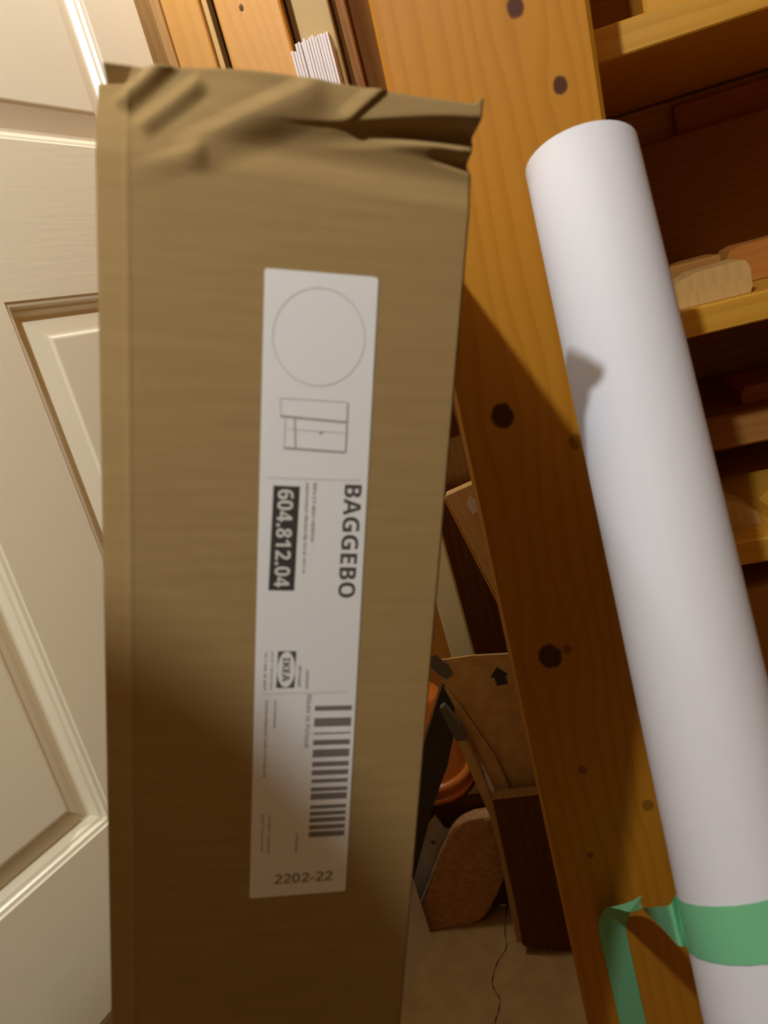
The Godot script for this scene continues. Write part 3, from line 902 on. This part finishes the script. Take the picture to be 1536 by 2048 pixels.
# ------------------------------------------------------------------ white paper roll and its tape
const RC := Vector3(0.0864, 1.3184, -0.8294)     # centre of the upper end
const RR := 0.0555

func paper_roll() -> void:
	var ax := Vector3(0.0061, 0.8953, -0.4454).normalized()
	var e1 := (Vector3.RIGHT - ax * ax.x).normalized()
	var e2 := e1.cross(ax)                       # towards the viewer
	var ln := 1.444
	var t := thing("paper_roll", "thick roll of white paper leaning back against the pine post", "paper roll", Transform3D(Basis(e1, ax, e2), RC))
	# wound sheet: spiral section, six turns, outer edge lying at the back right
	var n := 6 * 40
	var sec := []
	for i in n + 1:
		var a := TAU * i / 40.0 + deg_to_rad(250)
		var r := RR - 0.0016 * (1.0 - float(i) / n) * 6.0
		sec.append(Vector2(r * cos(a), r * sin(a)))
	var wound := func(i: int, j: int) -> Vector3:
		return Vector3(sec[i].x, [0.0, -0.4, -0.8, -ln][j], sec[i].y)
	part(t, "wound_sheet", lattice(n + 1, 4, wound), M.paper)
	# green tape: wraps the roll, leaves it on the left, twists and hangs down
	var mid := []
	var wide := []
	for k in 15:
		var th := deg_to_rad(lerpf(-35.0, 186.0, k / 14.0))           # 0 is right, 90 faces the viewer
		var al := lerpf(0.683, 0.7045, clampf((rad_to_deg(th)) / 180.0, 0, 1))
		mid.append(RC - ax * al + (e1 * cos(th) + e2 * sin(th)) * (RR + 0.0006))
		wide.append(ax * lerpf(0.0232, 0.0205, k / 14.0))
	# x, y, z and half width: bridges to the post, turns edge-on, then sticks to the wood and runs down
	var far := [[0.0197, 0.6901, -0.5120, 0.0000, 0.0172, -0.0045], [0.0109, 0.6739, -0.5350, 0.0000, 0.0152, 0.0020], [-0.0031, 0.6497, -0.5700, 0.0000, 0.0135, 0.0135], [-0.0094, 0.5611, -0.6600, -0.0070, 0.0060, 0.0160], [-0.0192, 0.4487, -0.7700, -0.0150, 0.0040, 0.0120], [-0.0349, 0.3492, -0.8600, -0.0190, 0.0040, 0.0040], [-0.0507, 0.2892, -0.8935, -0.0205, 0.0020, 0.0000], [-0.0553, 0.2548, -0.8985, -0.0200, 0.0000, 0.0000], [-0.0556, 0.2050, -0.8985, -0.0200, 0.0000, 0.0000], [-0.0556, 0.1436, -0.8985, -0.0200, 0.0000, 0.0000], [-0.0558, 0.0771, -0.8985, -0.0200, 0.0000, 0.0000], [-0.0562, 0.0150, -0.8985, -0.0200, 0.0000, 0.0000]]
	var fm := [mid[-1]]
	var fw := [wide[-1]]
	for q in far:
		fm.append(Vector3(q[0], q[1], q[2]))
		fw.append(Vector3(q[3], q[4], q[5]))
	fm = spline(fm, 6)
	fw = spline(fw, 6)
	mid.append_array(fm.slice(1))
	wide.append_array(fw.slice(1))
	solo("masking_tape", ribbon(mid, wide, 0.0004), M.tape, Transform3D(), "green masking tape wrapped round the white roll and stuck down the pine post", "tape")

# ------------------------------------------------------------------ the person who holds the carton, behind the viewpoint
func person() -> void:
	var o := thing("person", "person in a brown sweater holding up the carton with one arm", "person")
	var head := Vector3(-0.306, 1.668, 0.072)
	var look := Vector3(0.35, -0.45, -0.8).normalized()
	var side := look.cross(Vector3.UP).normalized()                   # the person's right
	var up := side.cross(look)
	var neck := Vector3(-0.31, 1.48, 0.185)
	var sh_l := Vector3(-0.48, 1.40, 0.22)
	var sh_r := Vector3(-0.14, 1.40, 0.27)
	var el_l := Vector3(-0.55, 1.08, 0.10)
	var el_r := Vector3(0.02, 1.12, 0.36)
	var wr_l := Vector3(-0.44, 0.78, -0.14)
	var wr_r := Vector3(0.03, 1.19, 0.16)
	# skin: head, neck, hands
	var skin := [[head, head + up * 0.012, 0.088, 0.085], [head + look * 0.03, head + look * 0.062 - up * 0.085, 0.07, 0.045], [head + look * 0.088 - up * 0.005, head + look * 0.108 - up * 0.03, 0.009, 0.013], [head - up * 0.06, neck - Vector3(0, 0.03, 0), 0.052, 0.058], [head + side * 0.088 - up * 0.02, head + side * 0.09 + up * 0.012, 0.012, 0.016], [head - side * 0.088 - up * 0.02, head - side * 0.09 + up * 0.012, 0.012, 0.016]]
	part(o, "head", soft(skin, 0.008, 0.02), M.skin)
	for s in [-1.0, 1.0]:
		part(o, "eye", soft([[head + look * 0.083 + side * 0.031 * s + up * 0.004, head + look * 0.084 + side * 0.031 * s + up * 0.004, 0.011, 0.011]], 0.004, 0.004), M.white)
	part(o, "mouth", soft([[head + look * 0.105 - side * 0.02 - up * 0.062, head + look * 0.105 + side * 0.02 - up * 0.062, 0.006, 0.006]], 0.004, 0.004), mat(c8(168, 96, 84), 0.5))
	part(o, "hair", soft([[head + up * 0.03 - look * 0.012, head + up * 0.034 - look * 0.02, 0.085, 0.085], [head - look * 0.05, head - look * 0.045 - up * 0.06, 0.06, 0.045]], 0.009, 0.03), M.hair)
	for s in [[wr_l, Vector3(0.30, -0.55, -0.78).normalized(), Vector3(0.85, 0.2, 0.3)], [wr_r, Vector3(0.02, 0.1, -1).normalized(), Vector3(0.2, 1, 0.1)]]:
		var w: Vector3 = s[0]
		var d: Vector3 = s[1]
		var a: Vector3 = (s[2] - d * d.dot(s[2])).normalized()
		var nrm := d.cross(a)
		var hand := [[w, w + d * 0.04, 0.025, 0.026], [w + d * 0.03 - a * 0.022, w + d * 0.085 - a * 0.028, 0.016, 0.013], [w + d * 0.03 + a * 0.022, w + d * 0.085 + a * 0.028, 0.016, 0.013], [w + d * 0.05, w + d * 0.085, 0.02, 0.015]]
		var len := [0.06, 0.074, 0.08, 0.07]
		for f in 4:
			var root: Vector3 = w + d * 0.085 + a * (-0.028 + 0.0187 * f)
			var kn: Vector3 = root + d * len[f] * 0.5 + nrm * 0.006
			hand.append([root, kn, 0.0095, 0.0085])
			hand.append([kn, kn + d * len[f] * 0.4 + nrm * 0.022, 0.0085, 0.0075])
		hand.append([w + d * 0.03 + a * 0.025, w + d * 0.06 + a * 0.055 + nrm * 0.01, 0.013, 0.011])
		hand.append([w + d * 0.06 + a * 0.055 + nrm * 0.01, w + d * 0.09 + a * 0.06 + nrm * 0.02, 0.0105, 0.009])
		part(o, "hand", soft(hand, 0.004, 0.008), M.skin)
	# clothes
	var hip := Vector3(-0.27, 0.95, 0.33)
	part(o, "sweater", soft([[neck, Vector3(-0.31, 1.3, 0.26), 0.07, 0.13], [sh_l, sh_r, 0.075, 0.075], [Vector3(-0.38, 1.28, 0.25), Vector3(-0.37, 0.98, 0.31), 0.11, 0.105], [Vector3(-0.24, 1.28, 0.27), Vector3(-0.23, 0.98, 0.33), 0.11, 0.105], [sh_l, el_l, 0.066, 0.05], [el_l, wr_l, 0.049, 0.035], [sh_r, el_r, 0.066, 0.05], [el_r, wr_r, 0.049, 0.035]], 0.013, 0.05), M.sweater)
	part(o, "trousers", soft([[hip + Vector3(-0.06, 0, 0), hip + Vector3(0.06, 0, 0), 0.12, 0.12], [hip + Vector3(-0.08, -0.05, 0), Vector3(-0.37, 0.5, 0.28), 0.1, 0.068], [Vector3(-0.37, 0.5, 0.28), Vector3(-0.38, 0.1, 0.34), 0.066, 0.052], [hip + Vector3(0.08, -0.05, 0), Vector3(-0.17, 0.5, 0.31), 0.1, 0.068], [Vector3(-0.17, 0.5, 0.31), Vector3(-0.16, 0.1, 0.38), 0.066, 0.052]], 0.013, 0.04), M.jeans)
	for f in [[-0.38, 0.36], [-0.16, 0.40]]:
		part(o, "shoe", soft([[Vector3(f[0], 0.05, f[1]), Vector3(f[0] + 0.02, 0.042, f[1] - 0.17), 0.045, 0.038], [Vector3(f[0], 0.07, f[1]), Vector3(f[0] + 0.005, 0.07, f[1] - 0.05), 0.05, 0.042]], 0.01, 0.03), M.black)
